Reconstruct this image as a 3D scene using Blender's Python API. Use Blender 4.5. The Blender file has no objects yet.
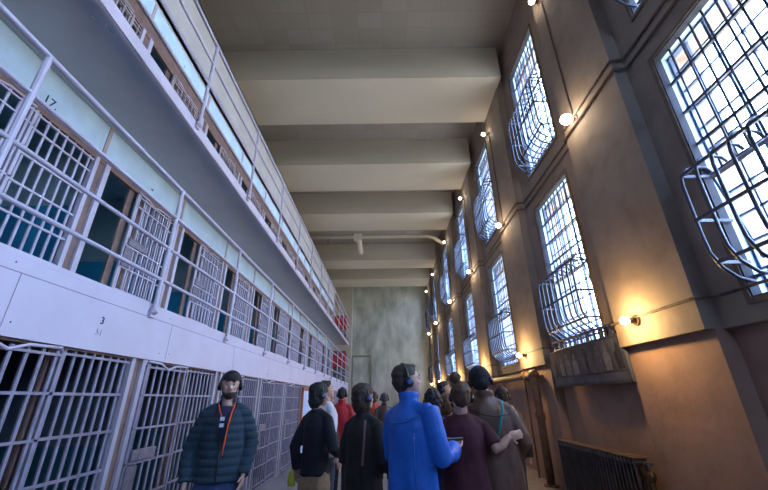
import bpy, bmesh, math, random
from mathutils import Vector, Matrix, noise
import numpy as np
random.seed(7)
sc = bpy.context.scene
col = sc.collection
PI = math.pi
# ------------------------------------------------------------------ camera
f_px, pitch, roll, yaw = 360.48, 0.40362, -0.011907, 0.0032606
cp, sp = math.cos(pitch), math.sin(pitch)
Rz = Matrix.Rotation(yaw, 3, 'Z')
r0, u0, f0 = Rz @ Vector((1, 0, 0)), Rz @ Vector((0, -sp, cp)), Rz @ Vector((0, cp, sp))
rr = math.cos(roll) * r0 + math.sin(roll) * u0
uu = -math.sin(roll) * r0 + math.cos(roll) * u0
cam = bpy.data.cameras.new('camera'); cam.lens = 36 * f_px / 768; cam.sensor_width = 36
cam.clip_start = .05; cam.clip_end = 200
co = bpy.data.objects.new('camera', cam); col.objects.link(co)
M = Matrix((rr, uu, -f0)).transposed().to_4x4(); M.translation = Vector((0, 0, 1.5))
co.matrix_world = M; sc.camera = co
# ------------------------------------------------------------------ world and exposure
w = bpy.data.worlds.new('sky'); sc.world = w; w.use_nodes = True
wn = w.node_tree.nodes; wl = w.node_tree.links
bg = wn['Background']
tc = wn.new('ShaderNodeTexCoord'); nz = wn.new('ShaderNodeTexNoise'); nz.inputs['Scale'].default_value = 2.5
cr = wn.new('ShaderNodeValToRGB'); cr.color_ramp.elements[0].position = .35; cr.color_ramp.elements[1].position = .7
cr.color_ramp.elements[0].color = (.40, .60, 1.0, 1); cr.color_ramp.elements[1].color = (.62, .76, 1.0, 1)
wl.new(tc.outputs['Generated'], nz.inputs['Vector']); wl.new(nz.outputs['Fac'], cr.inputs['Fac'])
sx_ = wn.new('ShaderNodeSeparateXYZ'); wl.new(tc.outputs['Generated'], sx_.inputs[0])
mr_ = wn.new('ShaderNodeMapRange'); mr_.inputs['From Min'].default_value = -.06; mr_.inputs['From Max'].default_value = .06; wl.new(sx_.outputs['Z'], mr_.inputs['Value'])
gm = wn.new('ShaderNodeMix'); gm.data_type = 'RGBA'; gm.inputs[6].default_value = (.53, .50, .44, 1)   # sunlit pale ground outside
wl.new(mr_.outputs[0], gm.inputs[0]); wl.new(cr.outputs['Color'], gm.inputs[7]); wl.new(gm.outputs[2], bg.inputs['Color']); bg.inputs['Strength'].default_value = 22.0
sc.view_settings.view_transform = 'Standard'; sc.view_settings.look = 'None'
sc.view_settings.exposure = 0.62; sc.view_settings.gamma = 1; sc.view_settings.use_curve_mapping = False
try:
    sc.cycles.use_denoising = True; sc.cycles.max_bounces = 10; sc.cycles.diffuse_bounces = 6
    sc.cycles.transparent_max_bounces = 16; sc.cycles.sample_clamp_indirect = 6
    sc.cycles.caustics_reflective = False; sc.cycles.caustics_refractive = False
except Exception: pass
BULB_W = 12.0
# ------------------------------------------------------------------ materials
MATS = {}
def mat(name, c, rough=.6, metal=0, var=.12, scale=6, bump=0, c2=None, spec=.5, stretch=None, emit=None):
    if name in MATS: return MATS[name]
    m = bpy.data.materials.new(name); m.use_nodes = True; n = m.node_tree.nodes; l = m.node_tree.links
    b = n['Principled BSDF']; b.inputs['Roughness'].default_value = rough; b.inputs['Metallic'].default_value = metal
    b.inputs['Specular IOR Level'].default_value = spec
    t = n.new('ShaderNodeTexCoord'); mp = n.new('ShaderNodeMapping'); l.new(t.outputs['Object'], mp.inputs['Vector'])
    if stretch: mp.inputs['Scale'].default_value = stretch
    z = n.new('ShaderNodeTexNoise'); z.inputs['Scale'].default_value = scale; z.inputs['Detail'].default_value = 6
    z.inputs['Roughness'].default_value = .6
    l.new(mp.outputs['Vector'], z.inputs['Vector'])
    r = n.new('ShaderNodeValToRGB'); r.color_ramp.elements[0].position = .32; r.color_ramp.elements[1].position = .68
    a = [max(0, x * (1 - var)) for x in c] if c2 is None else c2
    bb = [min(1, x * (1 + var)) for x in c] if c2 is None else c
    r.color_ramp.elements[0].color = (*a, 1); r.color_ramp.elements[1].color = (*bb, 1)
    l.new(z.outputs['Fac'], r.inputs['Fac']); l.new(r.outputs['Color'], b.inputs['Base Color'])
    if bump:
        bp = n.new('ShaderNodeBump'); bp.inputs['Strength'].default_value = bump; bp.inputs['Distance'].default_value = .02
        l.new(z.outputs['Fac'], bp.inputs['Height']); l.new(bp.outputs['Normal'], b.inputs['Normal'])
    if emit:
        b.inputs['Emission Color'].default_value = (*emit[0], 1); b.inputs['Emission Strength'].default_value = emit[1]
    MATS[name] = m; return m
paint = mat('lilac_white_paint', (.50, .46, .55), .45, var=.05, scale=3, bump=.05)
paint2 = mat('railing_paint', (.47, .43, .52), .4, var=.08, scale=9)
primer = mat('brown_primer', (.20, .125, .105), .6, var=.25, scale=8)
panelblue = mat('pale_blue_paint', (.56, .76, .97), .5, var=.08, scale=4, bump=.05)
blockgrey = mat('block_grey_paint', (.50, .49, .50), .7, var=.08, scale=2)
soffit = mat('soffit_paint', (.44, .465, .49), .6, var=.10, scale=1.5, bump=.1)
concrete = mat('floor_concrete', (.24, .22, .23), .35, var=.25, scale=1.6, bump=.1)
cellup = mat('cell_upper_paint', (.34, .46, .48), .7, var=.12, scale=3)
celldown = mat('cell_lower_teal', (.02, .30, .50), .6, var=.15, scale=3)
beampaint = mat('beam_plaster', (.49, .465, .40), .8, var=.07, scale=.8, bump=.1, stretch=(.4, 1, 2))
farconc = mat('far_wall_concrete', (.60, .64, .60), .85, var=.3, c2=(.30, .34, .31), scale=1.3, bump=.3, stretch=(1, 1, .5))
beige = mat('beige_plaster', (.52, .50, .42), .8, var=.08, scale=1.5)
rusty = mat('rusty_pipe', (.13, .075, .05), .6, .2, var=.4, scale=12, bump=.2)
conduitm = mat('conduit_brown', (.13, .095, .08), .6, var=.3, scale=10)
steel = mat('window_steel', (.10, .14, .24), .35, .3, var=.15, scale=9)
barsteel = mat('window_bar_steel', (.03, .038, .08), .4, 0, var=.15, scale=9)
cageband = mat('cage_band_steel', (.04, .05, .09), .4, 0, var=.12, scale=9)
sashpaint = mat('window_reveal_paint', (.45, .60, .72), .5, var=.1, scale=4)
darksteel = mat('dark_steel_lining', (.014, .018, .035), .8, 0, var=.2, scale=5)
radm = mat('radiator_iron', (.10, .085, .09), .4, .4, var=.3, scale=8)
brass = mat('worn_brass', (.13, .085, .045), .35, .8, var=.2, scale=10)
black = mat('black_plastic', (.012, .012, .014), .35, var=.2, scale=9)
redp = mat('red_enamel', (.42, .015, .03), .45, var=.15, scale=6)
inkm = mat('black_ink', (.02, .02, .03), .7, var=.1)
faintm = mat('faint_ink', (.44, .40, .50), .7, var=.1)

def wall_mat(nm, ca, cb):
    m = bpy.data.materials.new(nm); m.use_nodes = True; n = m.node_tree.nodes; l = m.node_tree.links
    b = n['Principled BSDF']; b.inputs['Roughness'].default_value = .8
    t = n.new('ShaderNodeTexCoord')
    z1 = n.new('ShaderNodeTexNoise'); z1.inputs['Scale'].default_value = .9; z1.inputs['Detail'].default_value = 8; z1.inputs['Roughness'].default_value = .65
    z2 = n.new('ShaderNodeTexNoise'); z2.inputs['Scale'].default_value = 3.2; z2.inputs['Detail'].default_value = 8
    r = n.new('ShaderNodeValToRGB'); r.color_ramp.elements[0].position = .3; r.color_ramp.elements[1].position = .7
    r.color_ramp.elements[0].color = ca; r.color_ramp.elements[1].color = cb
    r2 = n.new('ShaderNodeValToRGB'); r2.color_ramp.elements[0].position = .25; r2.color_ramp.elements[1].position = .5
    r2.color_ramp.elements[0].color = (.78, .76, .74, 1); r2.color_ramp.elements[1].color = (1, 1, 1, 1)
    mx = n.new('ShaderNodeMix'); mx.data_type = 'RGBA'; mx.blend_type = 'MULTIPLY'; mx.inputs[0].default_value = 1
    for z in (z1, z2): l.new(t.outputs['Object'], z.inputs['Vector'])
    l.new(z1.outputs['Fac'], r.inputs['Fac']); l.new(z2.outputs['Fac'], r2.inputs['Fac'])
    l.new(r.outputs['Color'], mx.inputs[6]); l.new(r2.outputs['Color'], mx.inputs[7]); l.new(mx.outputs[2], b.inputs['Base Color'])
    bp = n.new('ShaderNodeBump'); bp.inputs['Strength'].default_value = .5; bp.inputs['Distance'].default_value = .03
    l.new(z2.outputs['Fac'], bp.inputs['Height']); l.new(bp.outputs['Normal'], b.inputs['Normal'])
    return m
wallm = wall_mat('stained_plaster', (.24, .185, .15, 1), (.36, .285, .23, 1))
dadom = wall_mat('pink_dado_plaster', (.27, .165, .125, 1), (.38, .24, .18, 1))
def ceil_mat():
    m = bpy.data.materials.new('board_marked_ceiling'); m.use_nodes = True; n = m.node_tree.nodes; l = m.node_tree.links
    b = n['Principled BSDF']; b.inputs['Roughness'].default_value = .9
    t = n.new('ShaderNodeTexCoord'); br = n.new('ShaderNodeTexBrick'); br.inputs['Scale'].default_value = 1.0
    br.inputs['Brick Width'].default_value = .62; br.inputs['Row Height'].default_value = .42; br.inputs['Mortar Size'].default_value = .012; br.offset = 0
    br.inputs['Color1'].default_value = (.26, .235, .215, 1); br.inputs['Color2'].default_value = (.295, .27, .25, 1); br.inputs['Mortar'].default_value = (.25, .225, .205, 1)
    l.new(t.outputs['Object'], br.inputs['Vector']); l.new(br.outputs['Color'], b.inputs['Base Color'])
    return m
ceilm = ceil_mat()
def glass_mat():
    m = bpy.data.materials.new('window_glass'); m.use_nodes = True; n = m.node_tree.nodes; l = m.node_tree.links
    n.remove(n['Principled BSDF']); o = n['Material Output']
    tr = n.new('ShaderNodeBsdfTransparent'); tr.inputs['Color'].default_value = (.9, .95, 1, 1)
    gl = n.new('ShaderNodeBsdfGlossy'); gl.inputs['Roughness'].default_value = .05
    mx = n.new('ShaderNodeMixShader'); mx.inputs[0].default_value = .06; l.new(tr.outputs[0], mx.inputs[1]); l.new(gl.outputs[0], mx.inputs[2])
    l.new(mx.outputs[0], o.inputs['Surface']); return m
glassm = glass_mat()
# ------------------------------------------------------------------ mesh helpers
def tag(o, label=None, cat=None, group=None, kind=None):
    if label: o['label'] = label
    if cat: o['category'] = cat
    if group: o['group'] = group
    if kind: o['kind'] = kind
    return o
def empty(name, loc, rz=0, parent=None):
    o = bpy.data.objects.new(name, None); o.empty_display_size = .1; col.objects.link(o); o.location = loc; o.rotation_euler = (0, 0, rz)
    if parent: o.parent = parent
    return o
class MB:
    def __init__(s): s.v = []; s.f = []
    def box(s, x0, x1, y0, y1, z0, z1):
        k = len(s.v)
        s.v += [(x0, y0, z0), (x1, y0, z0), (x1, y1, z0), (x0, y1, z0), (x0, y0, z1), (x1, y0, z1), (x1, y1, z1), (x0, y1, z1)]
        s.f += [(k, k+3, k+2, k+1), (k+4, k+5, k+6, k+7), (k, k+1, k+5, k+4), (k+1, k+2, k+6, k+5), (k+2, k+3, k+7, k+6), (k+3, k, k+4, k+7)]
        return s
    def quad(s, *p):
        k = len(s.v); s.v += list(p); s.f.append(tuple(range(k, k + len(p)))); return s
    def tube(s, pts, rad, n=8, sx=1, sy=1):
        pts = [Vector(p) for p in pts]; N = len(pts)
        if not hasattr(rad, '__len__'): rad = [rad] * N
        k = len(s.v); prev = None
        for i, p in enumerate(pts):
            d = (pts[min(i+1, N-1)] - pts[max(i-1, 0)]).normalized()
            if prev is None:
                a = Vector((0, 0, 1)) if abs(d.z) < .9 else Vector((0, 1, 0))
                u = d.cross(a).normalized()
            else: u = (prev - prev.dot(d) * d).normalized()
            prev = u; v = d.cross(u)
            for j in range(n):
                t = 2 * PI * j / n
                q = p + rad[i] * (sx * math.cos(t) * u + sy * math.sin(t) * v); s.v.append(tuple(q))
        for i in range(N - 1):
            for j in range(n):
                j2 = (j + 1) % n; s.f.append((k + i*n + j, k + i*n + j2, k + (i+1)*n + j2, k + (i+1)*n + j))
        s.f.append(tuple(k + j for j in range(n))[::-1]); s.f.append(tuple(k + (N-1)*n + j for j in range(n)))
        return s
    def rings(s, R, n=20):            # R: (cx, cy, z, rx, ry)
        k = len(s.v)
        for cx, cy, z, rx, ry in R:
            for j in range(n):
                t = 2 * PI * j / n; s.v.append((cx + rx * math.cos(t), cy + ry * math.sin(t), z))
        for i in range(len(R) - 1):
            for j in range(n):
                j2 = (j + 1) % n; s.f.append((k + i*n + j, k + i*n + j2, k + (i+1)*n + j2, k + (i+1)*n + j))
        s.f.append(tuple(k + j for j in range(n))[::-1]); s.f.append(tuple(k + (len(R)-1)*n + j for j in range(n)))
        return s
    def ell(s, c, r, n=14, m=8, rot=None):
        k = len(s.v); c = Vector(c)
        P = [Vector((0, 0, -r[2]))]
        for i in range(1, m):
            a = -PI/2 + PI * i / m
            for j in range(n):
                t = 2*PI*j/n; P.append(Vector((r[0]*math.cos(a)*math.cos(t), r[1]*math.cos(a)*math.sin(t), r[2]*math.sin(a))))
        P.append(Vector((0, 0, r[2])))
        if rot is not None: P = [rot @ p for p in P]
        s.v += [tuple(c + p) for p in P]
        for j in range(n): s.f.append((k, k+1+(j+1) % n, k+1+j))
        for i in range(m - 2):
            for j in range(n):
                a = k+1+i*n+j; b = k+1+i*n+(j+1) % n; s.f.append((a, b, b+n, a+n))
        e = k + 1 + (m-1)*n
        for j in range(n): s.f.append((e, e-n+j, e-n+(j+1) % n))
        return s
    def mesh(s, name):
        me = bpy.data.meshes.new(name); me.from_pydata(s.v, [], s.f); me.update()
        bm = bmesh.new(); bm.from_mesh(me); bmesh.ops.recalc_face_normals(bm, faces=bm.faces); bm.to_mesh(me); bm.free()
        return me
    def build(s, name, m, parent=None, smooth=False, bevel=0):
        me = s.mesh(name); me.materials.append(m)
        if smooth: me.polygons.foreach_set('use_smooth', [True] * len(me.polygons))
        o = bpy.data.objects.new(name, me); col.objects.link(o)
        if parent: o.parent = parent
        if bevel:
            b = o.modifiers.new('bevel', 'BEVEL'); b.width = bevel; b.segments = 2; b.limit_method = 'ANGLE'
        return o
def struct(o): o['kind'] = 'structure'; return o
def text_mesh(body, size, m, name, parent, M4, depth=.002):
    cu = bpy.data.curves.new(name, 'FONT'); cu.body = body; cu.size = size; cu.extrude = depth; cu.align_x = 'CENTER'; cu.align_y = 'CENTER'
    t = bpy.data.objects.new(name, cu); col.objects.link(t)
    dg = bpy.context.evaluated_depsgraph_get(); me = bpy.data.meshes.new_from_object(t.evaluated_get(dg))
    bpy.data.objects.remove(t); me.materials.clear(); me.materials.append(m)
    o = bpy.data.objects.new(name, me); col.objects.link(o); o.parent = parent; o.matrix_local = M4; return o
# ------------------------------------------------------------------ dimensions
A, B, LOW = -2.354, -3.40, -2.372         # gallery edge, upper cell fronts, ground cell fronts
CX = 3.21                                 # right wall plane
PIT = 1.782                               # cell and post pitch
Y0, Y1 = -9.0, 27.7                       # room ends
BEND = 23.3                               # end of the cell block
MS0, MS1 = 1.892, 2.405                   # middle gallery slab
US0, US1 = 4.569, 4.716                   # upper gallery slab
HB, HC = 9.14, 10.21
# ------------------------------------------------------------------ room shell
struct(MB().box(-9.2, 4.2, Y0, Y1 + .4, -.2, 0).build('floor', concrete))
struct(MB().box(-9.4, 4.2, Y0 - .3, Y1 + .4, HC, HC + .3).build('ceiling', ceilm))
struct(MB().box(-9.4, 4.2, Y1, Y1 + .4, 0, HC).build('wall_back', farconc))
WA, WB = -.4, 1.8  # opening of an unseen window added behind the camera for ambient light
struct(MB().box(-9.4, WA, Y0-.3, Y0, 0, HC).box(WB, 4.2, Y0-.3, Y0, 0, HC).box(WA, WB, Y0-.3, Y0, 0, 5.2).box(WA, WB, Y0-.3, Y0, 7.6, HC).build('wall_front', farconc))
ew = MB()
for x in np.linspace(WA+.02, WB-.02, 6): ew.box(x-.02, x+.02, Y0-.18, Y0-.12, 5.2, 7.6)
for z in np.linspace(5.22, 7.58, 6): ew.box(WA, WB, Y0-.18, Y0-.12, z-.02, z+.02)
ewo = struct(ew.build('window_40', steel)); MB().box(WA, WB, Y0-.152, Y0-.148, 5.2, 7.6).build('glass', glassm, ewo)
el_ = bpy.data.lights.new('window_daylight', 'AREA'); el_.shape = 'RECTANGLE'; el_.size = WB-WA-.05; el_.size_y = 2.35; el_.energy = 1  # sky portal of the added window
try: el_.cycles.is_portal = True
except Exception: pass
elo = bpy.data.objects.new('window_daylight', el_); col.objects.link(elo); elo.location = ((WA+WB)/2, Y0-.25, 6.4); elo.rotation_euler = (PI/2, 0, PI)
elo.rotation_euler = Vector((0, 1, 0)).to_track_quat('-Z', 'Y').to_euler()
struct(MB().box(-9.5, -9.2, Y0, Y1, 0, HC).build('wall_left', beige))
struct(MB().box(-9.2, -2.58, Y1 - .35, Y1, 0, HC).build('trim_1', beige))
for i, (a, b) in enumerate([(3.1, 4.76), (6.9, 8.56), (10.6, 12.36), (14.28, 16.05), (20.2, 21.7), (23.9, 25.75)]):
    struct(MB().box(-9.2, 3.06, a, b, HB, HC + .01).build('trim_%d' % (i + 2), beampaint))
# blank doorway in the far wall
dr = MB()
dr.box(-2.56, -2.46, Y1 - .06, Y1, 0, 4.35); dr.box(-1.22, -1.12, Y1 - .06, Y1, 0, 4.35); dr.box(-2.56, -1.12, Y1 - .06, Y1, 4.35, 4.47)
d1 = struct(dr.build('door_1', mat('door_frame_grey', (.22, .24, .2), .8, var=.2)))
MB().box(-2.46, -1.22, Y1 - .02, Y1, 0, 4.35).build('door_leaf', farconc, d1)
# ------------------------------------------------------------------ right wall with pilasters and window openings
WIN = [(-5.98, -4.54), (-2.19, -.75), (1.60, 3.10), (5.39, 6.79), (9.20, 10.56), (13.0, 14.35), (17.5, 18.9), (22.35, 23.55), (25.95, 27.0)]  # first bay lies out of view, added to light the near end
PIL = [(-7.9, -6.5), (-4.1, -2.7), (-.29, 1.07), (3.50, 4.86), (7.29, 8.65), (11.08, 12.42), (14.95, 16.6), (19.6, 21.6), (24.1, 25.4)]
LZ, UZ = (2.28, 5.16), (5.95, 8.92)
NZ = (1.72, 2.08)                         # low sill recess
ye = sorted({Y0, Y1} | {v for p in WIN for v in p} | {v for p in PIL for v in p})
ze = [0, 2.08, LZ[0], LZ[1], UZ[0], UZ[1], HC]
def wx(yc, zc):
    pil = any(a < yc < b for a, b in PIL); win = any(a < yc < b for a, b in WIN)
    if win and (LZ[0] < zc < LZ[1] or UZ[0] < zc < UZ[1]): return None
    if zc < 2.08: return 3.13 if pil else 3.30
    return 3.04 if pil else CX
wm = MB(); wlo = MB()
X = [[wx((ye[i]+ye[i+1])/2, (ze[j]+ze[j+1])/2) for j in range(len(ze)-1)] for i in range(len(ye)-1)]
D = 3.42
for i in range(len(ye)-1):
    for j in range(len(ze)-1):
        x = X[i][j]; a, b, c, d = ye[i], ye[i+1], ze[j], ze[j+1]; tm_ = wlo if j == 0 else wm
        if x is not None: tm_.quad((x, a, c), (x, b, c), (x, b, d), (x, a, d))
        xs = D if x is None else x
        if i + 1 < len(ye)-1:
            x2 = X[i+1][j]; x2 = D if x2 is None else x2
            if abs(xs-x2) > 1e-6: tm_.quad((xs, b, c), (x2, b, c), (x2, b, d), (xs, b, d))
        if j + 1 < len(ze)-1:
            x2 = X[i][j+1]; x2 = D if x2 is None else x2
            if abs(xs-x2) > 1e-6: wm.quad((xs, a, d), (x2, a, d), (x2, b, d), (xs, b, d))
struct(wm.build('wall_right', wallm)); struct(wlo.build('wall_right_dado', dadom))
# outer leaf, so that the wall has real thickness around the openings
ol = MB()
for i in range(len(ye)-1):
    for j in range(len(ze)-1):
        if X[i][j] is not None: ol.box(D, 3.75, ye[i], ye[i+1], ze[j], ze[j+1])
struct(ol.build('wall_outside', wallm))
# ------------------------------------------------------------------ windows
def arc(pts_n, cx, cz, r, a0, a1): return [(cx + r*math.cos(a0 + (a1-a0)*t/pts_n), cz + r*math.sin(a0 + (a1-a0)*t/pts_n)) for t in range(pts_n + 1)]
wi = 0
for (ya, yb) in WIN:
    for row, (za, zb) in enumerate((LZ, UZ)):
        wi += 1
        far = ya > 12
        n = MB(); t = .035
        n.box(3.36, 3.42, ya, ya+t, za, zb); n.box(3.36, 3.42, yb-t, yb, za, zb); n.box(3.36, 3.42, ya, yb, za, za+t); n.box(3.36, 3.42, ya, yb, zb-t, zb)
        wo = struct(n.build('window_%d' % wi, steel))
        ncol, nrow = 6, 11
        g = MB()
        for k in range(1, ncol):
            y = ya + (yb-ya)*k/ncol; th = .014 if k % 2 == 0 else .009; g.box(3.375, 3.41, y-th, y+th, za, zb)
        for k in range(1, nrow):
            z = za + (zb-za)*k/nrow; g.box(3.375, 3.405, ya, yb, z-.010, z+.010)
        g.build('muntins', steel, wo)
        MB().box(3.390, 3.394, ya+t, yb-t, za+t, zb-t).build('glass', glassm, wo)
        ln = MB()      # dark steel lining of the reveal, then the painted part
        for y_, s in ((ya, 1), (yb, -1)): ln.box(3.20, 3.29, *sorted((y_, y_+s*.012)), za, zb)
        ln.box(3.20, 3.29, ya, yb, zb-.012, zb); ln.box(3.20, 3.29, ya, yb, za, za+.012)
        ln.build('lining', darksteel, wo)
        lp = MB()
        for y_, s in ((ya, 1), (yb, -1)): lp.box(3.29, 3.36, *sorted((y_, y_+s*.010)), za, zb)
        lp.box(3.29, 3.36, ya, yb, zb-.010, zb); lp.box(3.29, 3.36, ya, yb, za, za+.010)
        lp.build('painted_reveal', sashpaint, wo)
        cs = MB(); q = .05
        cs.box(3.185, 3.215, ya-q, ya, za-q, zb+q); cs.box(3.185, 3.215, yb, yb+q, za-q, zb+q); cs.box(3.185, 3.215, ya, yb, zb, zb+q); cs.box(3.185, 3.215, ya, yb, za-q, za)
        cs.build('casing', mat('casing_brown', (.16, .115, .09), .7, var=.3), wo)
        # interior security grille: round uprights through flat crossbars
        nb = 10; c0 = za + .14; c1 = za + (1.34 if row == 0 else 1.62)
        b1 = MB()
        for k in range(1, nb):
            y = ya + (yb-ya)*k/nb
            b1.tube([(3.29, y, c1 - .1), (3.29, y, zb)], .011, 6); b1.tube([(3.29, y, za), (3.29, y, c0 + .1)], .011, 6)
        b1.build('grille_bars', barsteel, wo, smooth=True)
        b2 = MB(); k = 1
        z = zb - .40
        while z > c1:
            b2.box(3.28, 3.305, ya, yb, z-.016, z+.016); z -= .42
        b2.box(3.28, 3.305, ya, yb, c1-.10, c1-.07); b2.box(3.28, 3.305, ya, yb, c0+.03, c0+.06)
        b2.build('grille_crossbars', cageband, wo)
        # bowed cage over the opening sash
        dep = .30; xi = 3.25; xo = xi - dep
        cg = MB(); nc = 8
        for k in range(nc + 1):
            y = ya + .03 + (yb-ya-.06)*k/nc
            p = [(xi + .12, c1 - .12)] + arc(5, xi - .13, c1 - .13, .13, PI*.35, PI)[0:] 
            p = [(xi + .04, c1-.06), (xi, c1 - .01), (xi-.12, c1+.005), (xi-.21, c1-.03), (xi-.28, c1-.10), (xo, c1-.22), (xo, c0+.42), (xi-.29, c0+.27), (xi-.23, c0+.13), (xi-.12, c0+.03), (xi, c0), (xi+.04, c0+.04)]
            cg.tube([(a_, y, b_) for a_, b_ in p], .0155, 6)
        cg.build('cage_bars', barsteel, wo, smooth=True)
        cb = MB()
        for z, xx in ((c1-.11, xi-.28), ((c0+c1)/2, xo), (c0+.18, xi-.25)):
            h = .015
            cb.box(xx-.014, xx+.004, ya+.02, yb-.02, z-h, z+h)
            for y_ in (ya+.02, yb-.035): cb.box(xx, xi+.04, y_, y_+.015, z-h, z+h)
        cb.build('cage_bands', cageband, wo)
        # bottom hung sash tilted into the cage
        sf = MB(); y0_, y1_ = ya+.1, yb-.1; zb_ = c0 + .2; L = c1 - c0 - .35; sn, cn = math.sin(.16), math.cos(.16)
        def P(y, s_, o_=0): return (3.34 - s_*L*sn + o_*cn, y, zb_ + s_*L*cn + o_*sn)
        def bar(ya_, sa_, yb_, sb_, r=.014): sf.tube([P(ya_, sa_), P(yb_, sb_)], r, 4)
        bar(y0_, 0, y0_, 1); bar(y1_, 0, y1_, 1); bar(y0_, 0, y1_, 0); bar(y0_, 1, y1_, 1, .026)
        sf.build('opening_sash', steel, wo)
        # daylight enters here: portal for the sky
        ld = bpy.data.lights.new('window_daylight', 'AREA'); ld.shape = 'RECTANGLE'; ld.size = yb-ya-.02; ld.size_y = zb-za-.02
        ld.energy = 1
        try: ld.cycles.is_portal = True
        except Exception: pass
        lo = bpy.data.objects.new('window_daylight', ld); col.objects.link(lo)
        lo.location = (3.425, (ya+yb)/2, (za+zb)/2); lo.rotation_euler = (PI/2, 0, PI/2)
# string course below the windows: proud lip
# ------------------------------------------------------------------ cell block
nC0, nC1 = -6, 11                          # cells between pillars k and k+1
def PY(k): return 3.60 + PIT * k
ys = PY(nC0); yend = PY(nC1)
blk = MB()
BX = -5.7
blk.box(BX-.15, BX, ys, yend, MS0, 8.34)                                    # cell back wall
struct(blk.build('wall_cell_backs', cellup))
sl = MB()
sl.box(BX, LOW-.02, ys, yend, MS0+.09, MS1-.03)
sl.box(BX, B, ys, yend, US0+.13, US1)
sl.box(BX, B, ys, yend, 7.05, 7.25)
struct(sl.build('wall_cell_slabs', cellup))
struct(MB().box(BX-.15, B, ys, yend, 8.14, 8.34).build('wall_block_roof', blockgrey))
pt = MB(); pt2 = MB()
for k in range(nC0, nC1 + 1):
    y = PY(k)
    for z0, z1, xf, sp_ in ((MS1, US0+.05, B-.06, MS1+1.15), (US1, 7.05, B-.06, US1+1.15)):
        pt.box(BX, xf, y-.05, y+.05, sp_, z1+.05); pt2.box(BX, xf, y-.052, y+.052, z0, sp_)
struct(pt.build('wall_cell_partitions', cellup)); struct(pt2.build('wall_cell_wainscot', celldown))
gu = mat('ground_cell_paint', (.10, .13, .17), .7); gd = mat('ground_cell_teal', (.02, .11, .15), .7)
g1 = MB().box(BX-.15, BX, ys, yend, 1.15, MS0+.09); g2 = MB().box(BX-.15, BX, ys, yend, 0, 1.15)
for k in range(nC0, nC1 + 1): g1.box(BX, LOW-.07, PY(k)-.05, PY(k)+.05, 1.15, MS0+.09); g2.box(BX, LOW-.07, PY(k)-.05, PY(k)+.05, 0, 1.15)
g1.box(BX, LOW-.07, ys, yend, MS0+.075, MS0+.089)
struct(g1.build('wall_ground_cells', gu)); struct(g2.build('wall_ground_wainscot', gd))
bk = MB()
for z0 in (MS1, US1): bk.box(BX, BX+.02, ys, yend, z0, z0+1.15)
struct(bk.build('wall_cell_dado', celldown))
# block end walls and grey parapet wall over the top cells
struct(MB().box(BX, LOW, yend+.05, yend+.25, 0, MS0).box(BX, B, yend+.05, yend+.25, MS0, 8.34).build('wall_block_end', beige))
struct(MB().box(B-.06, B+.0, ys, yend+.2, 7.02, 8.34).build('wall_parapet', blockgrey))
# fascia of the middle gallery and the two slabs
fa = MB(); fa.box(A-.02, A, ys, BEND, MS0, MS1-.03); fa.box(A-.12, A+.012, ys, BEND, MS0-.012, MS0+.02)
fa.box(A-.04, A+.001, ys, BEND, MS1-.035, MS1)
struct(fa.build('trim_20', paint))
struct(MB().box(B, A-.02, ys, BEND, MS1-.06, MS1).build('trim_21', soffit))
sm = MB(); sm.box(A-.005, A+.0015, ys, BEND, 2.272, 2.279)
y = PY(nC0) + .38
while y < BEND: sm.box(A-.005, A+.0015, y-.003, y+.003, MS0+.02, 2.272); y += PIT
struct(sm.build('trim_22', mat('seam_shadow_paint', (.25, .22, .26), .6)))
bo = MB(); y = PY(nC0) + .30
while y < BEND:
    for dy, z in ((-.05, 1.96), (.13, 1.97), (.02, 2.33)): bo.ell((A+.001, y+dy, z), (.004, .006, .006), 8, 5)
    y += PIT
struct(bo.build('trim_24', conduitm))
up = MB(); up.box(A-.03, A, ys, BEND, US0, US1+.02); up.box(A-.035, A+.0, ys, BEND, US0-.004, US0+.02)
struct(up.build('trim_23', paint))
struct(MB().box(B, A-.03, ys, BEND, US0+.09, US1).build('wall_gallery_soffit', soffit))
# white pencilled marks under the upper gallery
mk = MB(); mk.tube([(-2.57, 2.12, US0+.088), (-2.54, 2.17, US0+.088)], .009, 5)
mk.tube([(-2.49 + .035*math.cos(t), 2.25+.05*math.sin(t), US0+.088) for t in np.linspace(.4, 5.6, 14)], .008, 5)
tag(mk.build('chalk_mark', mat('chalk', (.7, .72, .78), .9)), 'pale chalk ring scrawled on the underside of the upper gallery', 'mark')
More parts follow.
